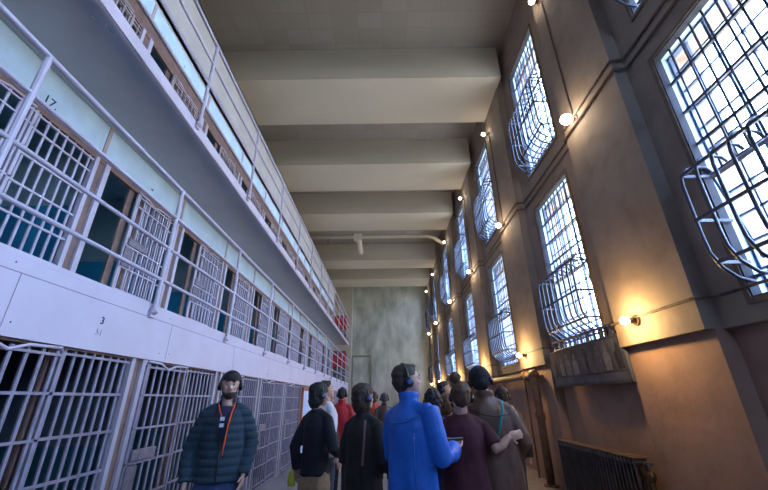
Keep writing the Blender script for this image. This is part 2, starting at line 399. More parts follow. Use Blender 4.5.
# ------------------------------------------------------------------ cell fronts
ORD = ['first', 'second', 'third', 'fourth', 'fifth', 'sixth', 'seventh', 'eighth', 'ninth', 'tenth', 'eleventh', 'twelfth', 'thirteenth', 'fourteenth']
def bars(mb, xs, ya, yb, za, zb, n, r=.0135, nh=5, th=.009):
    for i in range(n):
        y = ya + (yb-ya)*(i+.5)/n; mb.tube([(xs, y, za), (xs, y, zb)], r, 6)
    for i in range(nh):
        z = za + .03 + (zb-za-.06)*i/(nh-1); mb.box(xs-.008, xs+.016, ya, yb, z-th, z+th)
def cell_front(tier, k):
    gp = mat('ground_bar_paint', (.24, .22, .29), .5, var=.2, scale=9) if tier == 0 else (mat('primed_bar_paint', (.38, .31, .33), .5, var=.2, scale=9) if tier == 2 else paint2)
    y0 = PY(k) + .10; y1 = PY(k+1) - .119
    X0 = (LOW, B, B)[tier]; z0 = (0.0, MS1, US1)[tier]; H = (1.865, 1.75, 1.66)[tier]; z1 = z0 + H; hh = .25 if tier == 2 else .07
    zt = (MS0, US0+.09, 7.02)[tier]
    opened = tier == 2 or (tier == 1 and k >= 0)
    r = empty('cell_front', (X0, PY(k), z0)); ox, oy, oz = X0, PY(k), z0
    def bld(mb, name, m, parent=r, **kw):
        mb.v = [(a-ox, b-oy, c-oz) for a, b, c in mb.v]; return mb.build(name, m, parent, **kw)
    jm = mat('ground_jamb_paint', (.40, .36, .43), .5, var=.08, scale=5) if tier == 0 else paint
    # pillar: two pale jambs with a brown primer channel between, on the near side
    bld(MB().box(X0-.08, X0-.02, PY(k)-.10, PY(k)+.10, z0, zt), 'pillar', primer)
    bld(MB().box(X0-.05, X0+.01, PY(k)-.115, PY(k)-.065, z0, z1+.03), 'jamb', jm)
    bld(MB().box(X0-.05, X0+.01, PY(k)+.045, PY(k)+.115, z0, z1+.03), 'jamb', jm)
    hd = MB().box(X0-.05, X0-.005, PY(k)-.116, PY(k+1)-.118, z1, z1 + hh)
    bld(hd, 'header', primer)
    if tier:
        bld(MB().box(X0-.04, X0-.01, PY(k)-.116, PY(k+1)-.118, z1+hh, zt), 'transom_panel', panelblue)
        bld(MB().box(X0-.02, X0+.004, PY(k)-.06, PY(k)-.01, z1+hh, zt), 'panel_strip', mat('pinkish_strip', (.50, .42, .46), .6))
        bld(MB().box(X0-.02, X0+.008, PY(k)-.116, PY(k+1)-.118, z1+hh-.015, z1+hh+.015), 'panel_sill', paint if tier == 1 else primer)
    else:
        bld(MB().box(X0-.10, X0-.06, PY(k)-.116, PY(k+1)-.118, z1, zt+.09), 'panel', primer)
    # fixed grille on the far half
    ym = y0 + .80
    fx = MB(); bars(fx, X0-.025, ym, y1, z0, z1, 7 if tier else 8, nh=2)
    for h in (.12, .40, .69, .98, 1.27, 1.56): fx.box(X0-.03, X0-.008, ym, y1, z0+h-.010, z0+h+.010)
    fx.box(X0-.035, X0-.005, ym-.008, ym+.014, z0, z1)
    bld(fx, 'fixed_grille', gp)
    # brown door post plate
    bld(MB().box(X0-.075, X0-.055, ym-.06, ym+.05, z0, z1), 'door_post', primer)
    # sliding door
    sh = .56 if opened else 0
    da, db = y0 + sh, ym + sh; xd = X0 + .012
    if opened: bld(MB().box(X0-.075, X0-.05, y0+.47, y0+.57, z0, z1), 'door_post', primer)
    dm = MB(); bars(dm, xd, da, db, z0+.02, z1-.02, 7, nh=2)
    hs = (.12, .40, .69, .98, 1.27, 1.56)
    for h in hs: dm.box(xd-.004, xd+.014, da, db, z0+h-.009, z0+h+.009)
    dm.box(xd-.01, xd+.014, da, da+.03, z0+.02, z1-.02); dm.box(xd-.01, xd+.014, db-.03, db, z0+.02, z1-.02)
    door = bld(dm, 'door', gp)
    lk = MB(); lk.box(xd-.012, xd+.03, da+.05, da+.42, z0+.995, z0+1.09)
    lk.box(xd-.012, xd+.03, da+.02, da+.17, z0+.70, z0+.96); lk.v = [(a-ox, b-oy, c-oz) for a, b, c in lk.v]
    lk.build('lock_box', mat('lock_box_paint', (.17, .15, .18), .5, var=.3, scale=18), door, bevel=.005)
    # dipped hanger strap over the door
    hg = MB().tube([(xd+.01, da+.02, z1+.0), (xd+.015, da+.22, z1-.005), (xd+.02, da+.36, z1-.055), (xd+.015, da+.50, z1-.01), (xd+.01, da+.76, z1)], .012, 6)
    hg.v = [(a-ox, b-oy, c-oz) for a, b, c in hg.v]; hg.build('hanger', paint, door, smooth=True)
    vis = k - (-2 if tier < 2 else -1)
    tn = ('ground floor', 'middle gallery', 'top gallery')[tier]
    st = 'barred door slid open' if opened else 'barred door shut'
    tag(r, '%s cell front counted from the near end on the %s, %s' % (ORD[vis if vis >= 0 else 0], tn, st), 'cell front', 'cell fronts on the ' + tn)
    RZ = Matrix(((0, 0, 1, 0), (1, 0, 0, 0), (0, 1, 0, 0), (0, 0, 0, 1)))   # text up = z, normal = +x, reading along +y
    def num(t, yy, zz, s, m=inkm):
        M4 = Matrix.Translation((X0-.008-ox, yy-oy, zz-oz)) @ RZ; text_mesh(t, s, m, 'number', r, M4)
    if tier == 1 and k == -1: num('17.', 2.80, 4.335, .13)
    if tier == 1 and k == 0: num('18', 4.52, 4.36, .05)
    if tier == 2 and k == 0: num('7', 4.47, 6.78, .08, mat('greyed_ink', (.16, .2, .25), .7))
for tier in range(3):
    for k in range(-2 if tier < 2 else -1, nC1):
        if tier == 0 and k == 4: continue
        cell_front(tier, k)
struct(MB().box(LOW-.1, LOW-.02, PY(4)+.0, PY(5), 0, MS0).build('trim_31', primer))
d2 = struct(MB().box(LOW-.03, LOW+.01, PY(4)+.25, PY(5)-.15, 0, 1.74).build('door_2', mat('pale_blue_door', (.45, .62, .85), .4, var=.05)))
MB().box(LOW-.03, LOW+.03, PY(4)+.16, PY(4)+.25, 0, 1.80).box(LOW-.03, LOW+.03, PY(5)-.15, PY(5)-.08, 0, 1.80).box(LOW-.03, LOW+.03, PY(4)+.16, PY(5)-.08, 1.74, 1.82).build('door_frame', mat('rust_red_frame', (.35, .12, .08), .6), d2)
# fascia numerals
fr = empty('fascia_numeral', (A+.002, 2.98, 2.12)); tag(fr, 'small black numeral 3 stencilled on the white gallery fascia', 'numeral')
RZ = Matrix(((0, 0, 1, 0), (1, 0, 0, 0), (0, 1, 0, 0), (0, 0, 0, 1)))
text_mesh('3', .085, inkm, 'digit', fr, RZ)
fr2 = empty('fascia_numeral', (A+.002, 2.98, 2.025)); tag(fr2, 'faint worn number just below the black numeral on the white fascia', 'numeral')
text_mesh('51', .07, faintm, 'digit', fr2, RZ)
# ------------------------------------------------------------------ gallery railings
def railing(z0, name, label, group):
    r = empty(name, (A, 0, z0)); ex = BEND
    for k in range(-2, 14):
        y = PIT*k
        if k == 13: y = ex - .05
        p = MB().tube([(.03, y, -.06), (.03, y, 1.36)], .022, 10); p.ell((.03, y, -.03), (.04, .05, .035), 10, 6)
        p.box(-.005, .03, y-.035, y+.035, -.09, -.02)
        p.build('post', paint2, r, smooth=False)
    for i, h in enumerate((.30, .65, 1.02, 1.36)):
        t = MB().tube([(.03, -3.7, h), (.03, ex, h), (.0, ex+.02, h), (-1.0, ex+.02, h)], .018 if i < 3 else .022, 10)
        t.build('top_rail' if i == 3 else 'rail', paint2, r, smooth=True)
    p = MB().tube([(-.98, ex+.02, -.02), (-.98, ex+.02, 1.36)], .026, 8); p.tube([(-.5, ex+.02, -.02), (-.5, ex+.02, 1.36)], .022, 8); p.build('return_post', paint2, r)
    tag(r, label, 'railing', group)
railing(2.362, 'gallery_railing', 'pale pipe railing along the middle gallery, above the white fascia', 'gallery railings')
railing(US1+.02, 'gallery_railing', 'pale pipe railing along the top gallery near the ceiling', 'gallery railings')
# red hose cabinets at the gallery ends
for z0, nm in ((3.28, 'red fire hose cabinet on the end wall of the middle gallery'), (5.62, 'red fire hose cabinet on the end wall of the top gallery')):
    r = empty('hose_cabinet', (-3.1, BEND-.12, z0)); tag(r, nm, 'cabinet', 'red hose cabinets at the gallery ends')
    MB().box(-.30, .62, 0, .12, 0, .86).build('body', redp, r, bevel=.01)
    for x in (-.28, .03, .34): MB().box(x, x+.25, -.04, 0, .03, .83).build('door', mat('red_door_enamel', (.6, .03, .05), .4), r, bevel=.01)
    for x in (-.02, .29): MB().box(x-.02, x+.03, -.02, 0, 0, .86).build('divider', black, r)
struct(MB().box(B, A-.2, BEND+.09, BEND+.13, MS1, MS1+1.9).build('trim_32', mat('dark_end_panel', (.16, .15, .17), .6)))
struct(MB().box(B, A-.2, BEND+.09, BEND+.13, US1, US1+1.3).build('trim_33', mat('dark_end_panel', (.16, .15, .17), .6)))
# ------------------------------------------------------------------ conduits, pipes, lamps on the right wall
def wallx(y, z, off=.02):
    if any(a <= y <= b for a, b in PIL): return (3.04 if z > 2.08 else 3.13) - off
    return (CX if z > 2.08 else 3.30) - off
def run_along(z, r, off=.025, dz=.0):
    pts = []; 
    e = sorted([v for p in PIL for v in p if p[1] > -1])
    pts.append((wallx(-.6, z, off), -2.6, z))
    for a, b in [p for p in PIL if p[1] > 0]:
        pts += [(CX-off, a-.10, z), (CX-off, a-.05, z), (3.04-off, a-.03, z+dz), (3.04-off, a, z+dz), (3.04-off, b, z+dz), (3.04-off, b+.03, z+dz), (CX-off, b+.05, z), (CX-off, b+.10, z)]
    pts.append((CX-off, Y1-.1, z)); return MB().tube(pts, r, 6)
tag(run_along(5.60, .018).build('conduit', conduitm), 'upper of the two thin brown conduits between the window rows', 'conduit', 'wall conduits')
tag(run_along(5.44, .018, dz=-.0).build('conduit', conduitm), 'lower of the two thin brown conduits between the window rows', 'conduit', 'wall conduits')
tag(run_along(2.375, .014).build('conduit', conduitm), 'thin conduit feeding the bulbs just below the lower windows', 'conduit', 'wall conduits')
PN = ['first', 'second', 'third', 'fourth', 'fifth', 'sixth']
lit = [p for p in PIL if p[1] > 3]
warm = mat('warm_bulb_glass', (1, .9, .7), .3, emit=((1.0, .70, .33), 30))
cool = mat('white_bulb_glass', (1, 1, 1), .3, emit=((1.0, .86, .66), 26))
def wall_lamp(y, z, m, colr, W, label, grp, big=1.0, two=False):
    x = wallx(y, z, 0); r = empty('wall_lamp', (x, y, z))
    MB().tube([(0, 0, 0), (-.02, 0, 0)], .065, 14).build('back_plate', rusty, r)
    MB().tube([(-.02, 0, 0), (-.07, 0, 0), (-.10, 0, .0)], [.028, .034, .036], 12).build('socket', rusty, r)
    MB().ell((-.15*1, 0, 0), (.055*big, .048*big, .048*big), 14, 9).build('bulb', m, r, smooth=True)
    ld = bpy.data.lights.new('bulb_light', 'POINT'); ld.energy = W; ld.color = colr; ld.shadow_soft_size = .06
    lo = bpy.data.objects.new('bulb_light', ld); col.objects.link(lo); lo.parent = r; lo.location = (-.24, 0, 0)
    tag(r, label, 'lamp', grp)
for i, (a, b) in enumerate(lit):
    yc = b - .36 if i < 2 else b - .5
    tag(MB().tube([(3.02, yc, 5.60), (3.02, yc, 8.52)], .014, 6).build('riser_conduit', conduitm), 'vertical brown conduit up the %s pilaster along the window wall' % PN[i], 'conduit', 'vertical conduits')
    wall_lamp(yc+.08, 8.52, cool, (1, .86, .68), BULB_W*.12, 'bare bulb near the ceiling on the %s pilaster from the near end' % PN[i], 'bulbs under the beams', 1.05)
    wall_lamp(yc-.02, 5.53, cool, (1, .74, .42), BULB_W*1.0, 'bare bulb between the window rows on the %s pilaster from the near end' % PN[i], 'bulbs between the window rows', 1.75 if i == 0 else 1.3)
    wall_lamp(yc-.10, 2.34, warm, (1, .64, .25), BULB_W*3.0, 'glowing amber bulb below the lower windows on the %s pilaster' % PN[i], 'bulbs below the lower windows', 1.0)
# steam main and its drop
sp_ = empty('steam_pipe', (2.98, 7.95, 0))
MB().tube([(.05, 19.6, 1.93), (.05, -.02, 1.93), (.0, -.12, 1.90), (0, -.16, 1.82), (0, -.16, .02)], .075, 14).build('pipe', rusty, sp_, smooth=True)
MB().ell((.02, -.10, 1.92), (.11, .13, .11), 14, 8).build('elbow', rusty, sp_, smooth=True)
MB().tube([(.04, .35, 1.93), (.04, .47, 1.93)], .10, 14).build('collar', rusty, sp_)
MB().tube([(0, -.16, 1.10), (0, -.16, 1.22)], .095, 14).build('collar', rusty, sp_)
MB().tube([(0, -.16, 0), (0, -.16, .03)], .13, 16).build('floor_flange', rusty, sp_)
tag(sp_, 'thick rusty steam pipe running under the windows and dropping to the floor', 'pipe')
tag(MB().tube([(3.06, 8.56, 0.0), (3.06, 8.56, 1.84)], .02, 8).build('thin_pipe', rusty), 'thin brown pipe rising beside the thick rusty pipe drop', 'pipe')
# radiator
rd = empty('radiator', (2.98, 4.92, 0)); tag(rd, 'dark cast iron column radiator standing against the right wall', 'radiator')
nf = 26; Lr = 2.12
for i in range(nf):
    y = .04 + (Lr-.08)*i/(nf-1)
    fm = MB()
    for x in (-.06, 0, .06): fm.tube([(x, y, .12), (x, y, .76)], .019, 6)
    fm.tube([(-.075, y, .78), (.075, y, .78)], .034, 8, sx=1, sy=1).tube([(-.075, y, .11), (.075, y, .11)], .034, 8)
    if i in (0, nf-1): fm.box(-.08, -.04, y-.02, y+.02, 0, .1).box(.04, .08, y-.02, y+.02, 0, .1)
    fm.build('column', radm, rd, smooth=False)
MB().box(-.09, .10, 0, Lr, .815, .835).build('top_shelf', mat('radiator_shelf', (.11, .065, .04), .5, var=.3), rd, bevel=.005)
MB().tube([(0, -.10, .66), (0, .04, .66)], .035, 10).ell((0, -.12, .66), (.05, .05, .06), 12, 8).tube([(0, -.12, .66), (0, -.12, 0.0)], .02, 8).build('valve', brass, rd, smooth=True)
MB().tube([(0, -.12, .70), (0, -.12, .78)], .012, 8).tube([(0, -.12, .77), (0, -.12, .80)], .05, 12).build('valve_wheel', radm, rd)
# photograph board under the second window
bdm = mat('board_grey_blue', (.075, .085, .125), .8, spec=.1, var=.3, scale=3)
bd = empty('photo_board', (3.10, 4.83, 1.66), 0); bd.rotation_euler = (0, math.radians(-2), 0)
tag(bd, 'long grey photograph board of standing men hung below a barred window', 'board')
MB().box(-.02, .02, 0, 2.28, 0, .60).build('backing', bdm, bd, bevel=.004)
MB().box(-.026, -.02, .03, 2.25, .15, .57).build('photo_print', mat('photo_print_grey', (.10, .11, .14), .8, spec=.1, c2=(.03, .03, .045), scale=3.5, stretch=(1, 2.2, .8)), bd)
MB().box(-.032, -.02, 0, 2.28, 0, .035).box(-.032, -.02, 0, 2.28, .575, .60).box(-.032, -.02, 0, .02, 0, .6).box(-.032, -.02, 2.26, 2.28, 0, .6).build('frame', mat('board_frame', (.05, .055, .08), .8, spec=.1), bd)
fg = random.Random(3)
for i in range(9):
    y = .16 + i*.235 + fg.uniform(-.03, .03); s = fg.uniform(.9, 1.15); g = fg.choice([(.14, .15, .18), (.20, .20, .24), (.03, .03, .05), (.09, .09, .12)])
    pm = MB()
    pm.quad(*[(-.0275, y+a*s, .17+b*s) for a, b in ((-.075, 0), (.075, 0), (.085, .20), (.045, .24), (-.045, .24), (-.085, .20))])
    pm.quad(*[(-.0277, y+.036*s*math.cos(t), .17+.285*s+.048*s*math.sin(t)) for t in np.linspace(0, 2*PI, 12, endpoint=False)])
    pm.build('printed_figure', mat('print_tone_%d' % (int(g[0]*100)), g, .8, var=.3, scale=14, spec=.1), bd)
br = MB()
for y in (4.95, 5.5, 6.1, 6.7, 7.05): br.box(3.14, 3.29, y-.012, y+.012, 1.95, 1.98)
sb = MB()
for k in range(9): sb.box(3.10, 3.13, 5.1+k*.2, 5.13+k*.2, 2.27, 2.40)
sb.box(3.09, 3.14, 4.95, 6.95, 2.40, 2.43); sb.box(3.09, 3.14, 4.95, 6.95, 2.25, 2.28)
for y in (5.0, 6.9): sb.box(3.1, 3.21, y-.01, y+.01, 2.3, 2.33)
tag(sb.build('sill_guard', barsteel), 'low steel guard rack on the ledge above the photograph board', 'guard')
tag(br.build('board_bracket', conduitm), 'small brackets holding the photograph board off the wall', 'bracket')
# hanging pipe under the third and fourth beams
hp = empty('ceiling_pipe', (0, 16.5, 8.98)); tag(hp, 'pale painted pipe crossing under the ceiling with a tee branch', 'pipe')
MB().tube([(-9.1, 0, .02), (2.1, 0, .02), (2.45, .05, -.05), (2.95, .2, -.33)], .085, 12).build('main', beige, hp, smooth=True)
MB().tube([(-1.35, 0, .02), (-1.35, 1.9, -.02)], .15, 12).box(-1.55, -1.15, -.1, .12, -.16, .2).build('branch', beige, hp)
for x in (-6.5, -4.0, 1.0): MB().tube([(x, 0, .0), (x, 0, 1.22)], .012, 6).build('hanger_rod', conduitm, hp)
MB().tube([(-2.85, 0, 0), (-2.85, 0, -.35)], .02, 6).build('drip_leg', conduitm, hp)

# ================================================================== people
def remesh(mb, vs, fn=None, smooth_it=2, name='m'):
    me = mb.mesh(name); o = bpy.data.objects.new(name, me); col.objects.link(o)
    m = o.modifiers.new('r', 'REMESH'); m.mode = 'VOXEL'; m.voxel_size = vs
    s = o.modifiers.new('s', 'SMOOTH'); s.factor = .5; s.iterations = smooth_it
    dg = bpy.context.evaluated_depsgraph_get(); dg.update()
    out = bpy.data.meshes.new_from_object(o.evaluated_get(dg)); out.name = name
    bpy.data.objects.remove(o)
    if fn:
        nrm = [v.normal.copy() for v in out.vertices]
        for v, n_ in zip(out.vertices, nrm):
            d = fn(v.co, n_)
            if d is not None: v.co = v.co + d
    out.polygons.foreach_set('use_smooth', [True]*len(out.polygons)); out.update()
    return out
def addmesh(me, name, m, parent):
    me.materials.clear(); me.materials.append(m); o = bpy.data.objects.new(name, me); col.objects.link(o); o.parent = parent; return o
def wrinkle(amp=.008, sc_=9, puff=0, pitch_=.055):
    def fn(c, n_):
        d = amp * (noise.noise(Vector((c.x*sc_, c.y*sc_, c.z*sc_*.55))) + .5*noise.noise(Vector((c.x*sc_*2.3+7, c.y*sc_*2.3, c.z*sc_*1.4))))
        if puff: d += puff * (abs(math.sin(PI*c.z/pitch_))**.6 - .6)
        return n_ * d
    return fn
def hand(mb, wr, dr, palmn, curl=.5, L=1.0):
    """palm, four unequal fingers and a side thumb; wr wrist, dr direction, palmn palm normal"""
    dr = Vector(dr).normalized(); pn = Vector(palmn); pn = (pn - pn.dot(dr)*dr).normalized(); sd = dr.cross(pn)
    wr = Vector(wr)
    rot = Matrix((sd, dr, pn)).transposed()
    mb.ell(wr + dr*.045*L, (.040*L, .055*L, .017*L), 12, 8, rot)
    for i, (o, ln) in enumerate(((-.028, .068), (-.010, .078), (.009, .073), (.027, .058))):
        p = wr + dr*.085*L + sd*o*L; q = p; a = 0; pts = [p - dr*.02]; rd_ = [.010*L]
        for s_ in (.42, .32, .26):
            a += curl*.75; d_ = dr*math.cos(a) + pn*math.sin(a); q = q + d_*ln*s_*L; pts.append(q); rd_.append(.0092*L)
        mb.tube(pts, rd_, 8)
    p = wr + dr*.025*L - sd*.034*L; d1_ = (dr*.7 - sd*.65 + pn*.25).normalized(); d2_ = (dr*.9 - sd*.15 + pn*.4).normalized()
    mb.tube([p, p + d1_*.035*L, p + d1_*.035*L + d2_*.032*L], [.013*L, .0115*L, .010*L], 8)
SKIN = {}
def skin(tone):
    return mat('skin_%d' % int(tone[0]*1000), tone, .5, var=.08, scale=12, spec=.4)
def person(label, x, y, H, th, head_yaw=0, head_pitch=0, head_tilt=0, tone=(.42, .24, .18), top=('sweater', (.02, .02, .04)), legs=(.05, .05, .08),
           hair=('short', (.02, .015, .012)), phones=True, arms=None, hem=.86, wide=1.0, deep=1.0, lean=0, sleeves='long', extra=None, vs=.010, shoe=(.03, .03, .03), group='visitors', sex='m'):
    """local frame: faces -Y, feet on z=0, H metres tall; th turns it"""
    s = H / 1.75
    r = empty('person', (x, y, 0), th); r.scale = (s, s, s); tag(r, label, 'person', group)
    W = wide
    def lx(z): return lean * max(0, z-.95)
    arms = arms or {}
    def getarm(sd):
        d = dict(sh=(sd*.160*W, .0, 1.385), el=(sd*.235*W, .03, 1.13), wr=(sd*.24*W, -.05, .90), hd=None, pn=(-sd, 0, 0), curl=.45)
        d.update(arms.get('L' if sd > 0 else 'R', {})); return d
    AR = [getarm(-1), getarm(1)]
    for a in AR:
        for kk in ('sh', 'el', 'wr'): a[kk] = Vector(a[kk]) + Vector((lx(1.42), 0, 0)) * (1 if kk == 'sh' else .6)
    # ---- body (one continuous surface)
    hb = Vector((lx(1.5), .012, 1.50))
    HM = Matrix.Translation(hb) @ Matrix.Rotation(head_yaw, 4, 'Z') @ Matrix.Rotation(head_tilt, 4, 'Y') @ Matrix.Rotation(head_pitch, 4, 'X') @ Matrix.Diagonal((.95, .95, .95, 1)) @ Matrix.Translation((0, -.012, -1.505))
    b = MB()
    hd = MB(); z0 = 1.52
    hd.rings([(0, -.058, z0-.004, .018, .018), (0, -.052, z0+.008, .034, .036), (0, -.040, z0+.035, .050, .058), (0, -.018, z0+.065, .062, .080), (0, -.004, z0+.10, .071, .093), (0, 0, z0+.14, .076, .099),
              (0, .003, z0+.175, .073, .094), (0, .005, z0+.205, .058, .076), (0, .006, z0+.222, .036, .048), (0, .006, z0+.23, .012, .016)], 24)
    hd.ell((0, .02, z0+.10), (.066, .078, .075))
    hd.tube([(0, -.088, z0+.132), (0, -.103, z0+.105), (0, -.114, z0+.086), (0, -.098, z0+.076)], [.008, .010, .014, .010], 8)
    hd.ell((.013, -.098, z0+.080), (.009, .012, .008)); hd.ell((-.013, -.098, z0+.080), (.009, .012, .008))
    for sg in (-1, 1):
        hd.ell((sg*.030, -.083, z0+.136), (.024, .016, .007)); hd.ell((sg*.036, -.070, z0+.088), (.020, .022, .018))
        hd.ell((sg*.078, .010, z0+.104), (.008, .018, .030)); hd.ell((sg*.083, .014, z0+.112), (.005, .016, .022))
    hd.ell((0, -.084, z0+.053), (.023, .012, .006)); hd.ell((0, -.083, z0+.043), (.019, .012, .006)); hd.ell((0, -.072, z0+.016), (.020, .016, .014))
    hd.v = [tuple(HM @ Vector(v)) for v in hd.v]
    b.v += hd.v; b.f += hd.f
    neckc = HM @ Vector((0, .012, z0+.03))
    b.tube([(lx(1.40), .02, 1.40), (lx(1.46), .018, 1.46), tuple(neckc), tuple(HM @ Vector((0, .01, z0+.08)))], [.070, .055*(.92 if sex == 'f' else 1), .053*(.9 if sex == 'f' else 1), .050], 14)
    tor = [(0, 0, .80, .13, .09), (0, .0, .90, .155, .10), (0, 0, 1.00, .145, .095), (0, 0, 1.10, .135, .085), (0, 0, 1.22, .155, .10), (0, 0, 1.33, .155, .10), (0, .005, 1.39, .135, .085), (0, .012, 1.43, .09, .065)]
    b.rings([(cx+lx(z), cy, z, rx*W, ry*deep) for cx, cy, z, rx, ry in tor], 20)
    for a in AR:
        b.tube([a['sh']+Vector((-.3*a['sh'].x, 0, -.01)), a['sh'], a['sh'].lerp(a['el'], .5), a['el'], a['el'].lerp(a['wr'], .35), a['wr']], [.046, .048, .044, .037, .038, .025], 12)
        d = (a['wr']-a['el']).normalized() if a['hd'] is None else Vector(a['hd']); hand(b, a['wr'], d, a['pn'], a['curl'])
    for sg in (-1, 1):
        b.tube([(sg*.075, 0, .92), (sg*.09, 0, .80), (sg*.095, -.005, .50), (sg*.095, .012, .34), (sg*.095, .012, .08)], [.085, .082, .055, .052, .036], 14)
        b.tube([(sg*.095, .04, .05), (sg*.10, -.06, .045), (sg*.10, -.13, .035)], [.04, .035, .028], 10)
    body = addmesh(remesh(b, vs, None, 1, 'body'), 'body', skin(tone), r)
    # ---- eyes, brows
    for sg in (-1, 1):
        c = HM @ Vector((sg*.030, -.086, z0+.116)); e = MB().ell(c, (.0105, .0105, .0065), 10, 6).build('eye', mat('eye_white', (.28, .25, .25), .5), r, smooth=True)
        c2 = HM @ Vector((sg*.030, -.0955, z0+.116)); MB().ell(c2, (.0052, .004, .0052), 8, 5).build('iris', mat('dark_iris', (.02, .012, .01), .2), e)
    bw = MB()
    for sg in (-1, 1): bw.tube([HM @ Vector((sg*.014, -.1005, z0+.137)), HM @ Vector((sg*.03, -.1005, z0+.143)), HM @ Vector((sg*.048, -.089, z0+.139))], [.004, .005, .003], 6)
    bw.build('eyebrows', mat('hair_%d' % int(hair[1][0]*1000 + hair[1][1]*10), hair[1], .7, var=.3, scale=40), r, smooth=True)
    # ---- hair
    hm = mat('hair_%d' % int(hair[1][0]*1000 + hair[1][1]*10), hair[1], .55, var=.4, scale=40)
    kind = hair[0]
    if kind != 'none':
        h = MB()
        big = {'short': 1.0, 'medium': 1.10, 'curly': 1.16, 'long': 1.08, 'bun': 1.08, 'cropped': .985}[kind]
        h.ell((0, .012, z0+.170), (.083*big, .104*big, .078*big), 20, 12)
        h.ell((0, .045, z0+.115), (.078*big, .070*big, .085*big), 16, 10)
        if kind == 'short': h.ell((0, -.045, z0+.212), (.05, .05, .022))
        if kind in ('long',):
            h.tube([(0, .055, z0+.14), (0, .075, z0+.02), (0, .085, z0-.10), (0, .08, z0-.20)], [.085, .088, .085, .06], 16)
            for sg in (-1, 1): h.tube([(sg*.075, .0, z0+.15), (sg*.085, .02, z0+.03), (sg*.08, .03, z0-.10)], [.03, .032, .025], 10)
        if kind in ('medium', 'curly'):
            h.ell((0, .050, z0+.06), (.080*big, .062*big, .085*big), 16, 10)
            for sg in (-1, 1): h.ell((sg*.070, .015, z0+.09), (.026, .045, .080), 12, 8)
        if kind == 'bun':
            h.ell((.055, .035, z0+.285), (.055, .050, .052)); h.tube([(.01, .03, z0+.21), (.045, .035, z0+.26)], [.045, .035], 12)
        h.v = [tuple(HM @ Vector(v)) for v in h.v]
        amp = .016 if kind == 'curly' else .006
        def hf(c, n_): return n_ * amp * (noise.noise(c*(22 if kind == 'curly' else 30)) + .5*noise.noise(c*55))
        addmesh(remesh(h, .007, hf, 1, 'hair'), 'hair', hm, r)
    if phones:
        p = []
        for i in range(15):
            t = PI*i/14; p.append(HM @ Vector((.094*math.cos(t), .012, z0+.125+.122*math.sin(t))))
        ph = MB().tube(p, .010, 8).build('headphones', black, r, smooth=True)
        for sg in (-1, 1):
            MB().tube([HM @ Vector((sg*.082, .012, z0+.107)), HM @ Vector((sg*.098, .012, z0+.107)), HM @ Vector((sg*.112, .012, z0+.107))], [.036, .038, .030], 16).build('ear_cup', black, ph, smooth=True)
            MB().tube([HM @ Vector((sg*.1115, .012, z0+.107)), HM @ Vector((sg*.116, .012, z0+.107))], [.016, .014], 12).build('cup_badge', mat('cup_blue', (.06, .12, .45), .3) , ph)
    # ---- top
    style, tcol = top
    tm = mat('cloth_%s_%d_%d' % (style, int(tcol[0]*1000), int(tcol[2]*1000)), tcol, .85 if style != 'jacket' else .55, var=.12, scale=30, bump=.1)
    g = {'puffer': .032, 'jacket': .030, 'coat': .034, 'sweater': .018, 'tee': .012}[style]
    t = MB()
    z_h = hem
    R_ = [(0, 0, z_h, .165+g, .108+g), (0, 0, z_h+.015, .17+g, .112+g), (0, 0, 1.0, .160+g, .108+g), (0, 0, 1.12, .155+g, .102+g), (0, 0, 1.24, .158+g, .110+g), (0, 0, 1.33, .158+g*.9, .110+g), (0, .006, 1.39, .140+g*.7, .095+g*.8), (0, .010, 1.43, .108+g*.6, .080+g*.6), (0, .014, 1.465, .078+g*.4, .068+g*.4), (0, .016, 1.49, .060+g*.3, .060+g*.4)]
    if style in ('puffer', 'jacket', 'coat'): R_ += [(0, .012, 1.535, .064+g*.35, .068+g*.45), (0, .014, 1.55, .060+g*.35, .064+g*.45)]
    t.rings([(cx+lx(z), cy, z, rx*W, ry*deep) for cx, cy, z, rx, ry in R_], 24)
    for a in AR:
        sh, el, wr = a['sh'], a['el'], a['wr']
        if sleeves == 'short': pts = [sh+Vector((-.35*sh.x, 0, -.005)), sh, sh.lerp(el, .4), sh.lerp(el, .78)]; rad = [.052, .058+g*.6, .058+g*.6, .058+g*.6]
        else: pts = [sh+Vector((-.35*sh.x, 0, -.005)), sh, sh.lerp(el, .5), el, el.lerp(wr, .5), el.lerp(wr, .90), el.lerp(wr, 1.0)]; rad = [.046, .050+g*.65, .051+g*.7, .047+g*.65, .043+g*.55, .036+g*.5, .034+g*.35]
        t.tube(pts, rad, 14)
        t.tube([(lx(1.46)+a['sh'].x*.15, .014, 1.455), (lx(1.42)+(a['sh'].x-lx(1.42))*.6, .008, 1.425), tuple(sh+Vector((0, 0, .0)))], [.045+g*.4, .046+g*.4, .046+g*.5], 12)
    me = remesh(t, vs*1.1, wrinkle(.012 if style in ('jacket', 'coat') else .008, 8, .011 if style == 'puffer' else 0, .062), 2, 'top')
    if extra == 'open':
        bm = bmesh.new(); bm.from_mesh(me)
        kill = [f for f in bm.faces if (lambda c: c.y < -.03 and c.z > 1.18 and abs(c.x) < .012 + .075*((c.z-1.18)/.3))(f.calc_center_median())]
        bmesh.ops.delete(bm, geom=kill, context='FACES'); bm.to_mesh(me); bm.free()
        sh_ = MB().rings([(0, 0, .95, .15, .12), (0, 0, 1.15, .155, .120), (0, -.004, 1.30, .165, .128), (0, 0, 1.40, .13, .100), (0, .008, 1.455, .075, .072)], 20)
        addmesh(remesh(sh_, .012, wrinkle(.005), 1, 'shirt'), 'shirt', mat('navy_shirt', (.015, .018, .06), .8), r)
        zp = MB()
        for sg in (-1, 1): zp.tube([(sg*.014, -.152, 1.17), (sg*.05, -.155, 1.30), (sg*.078, -.112, 1.43)], .007, 6)
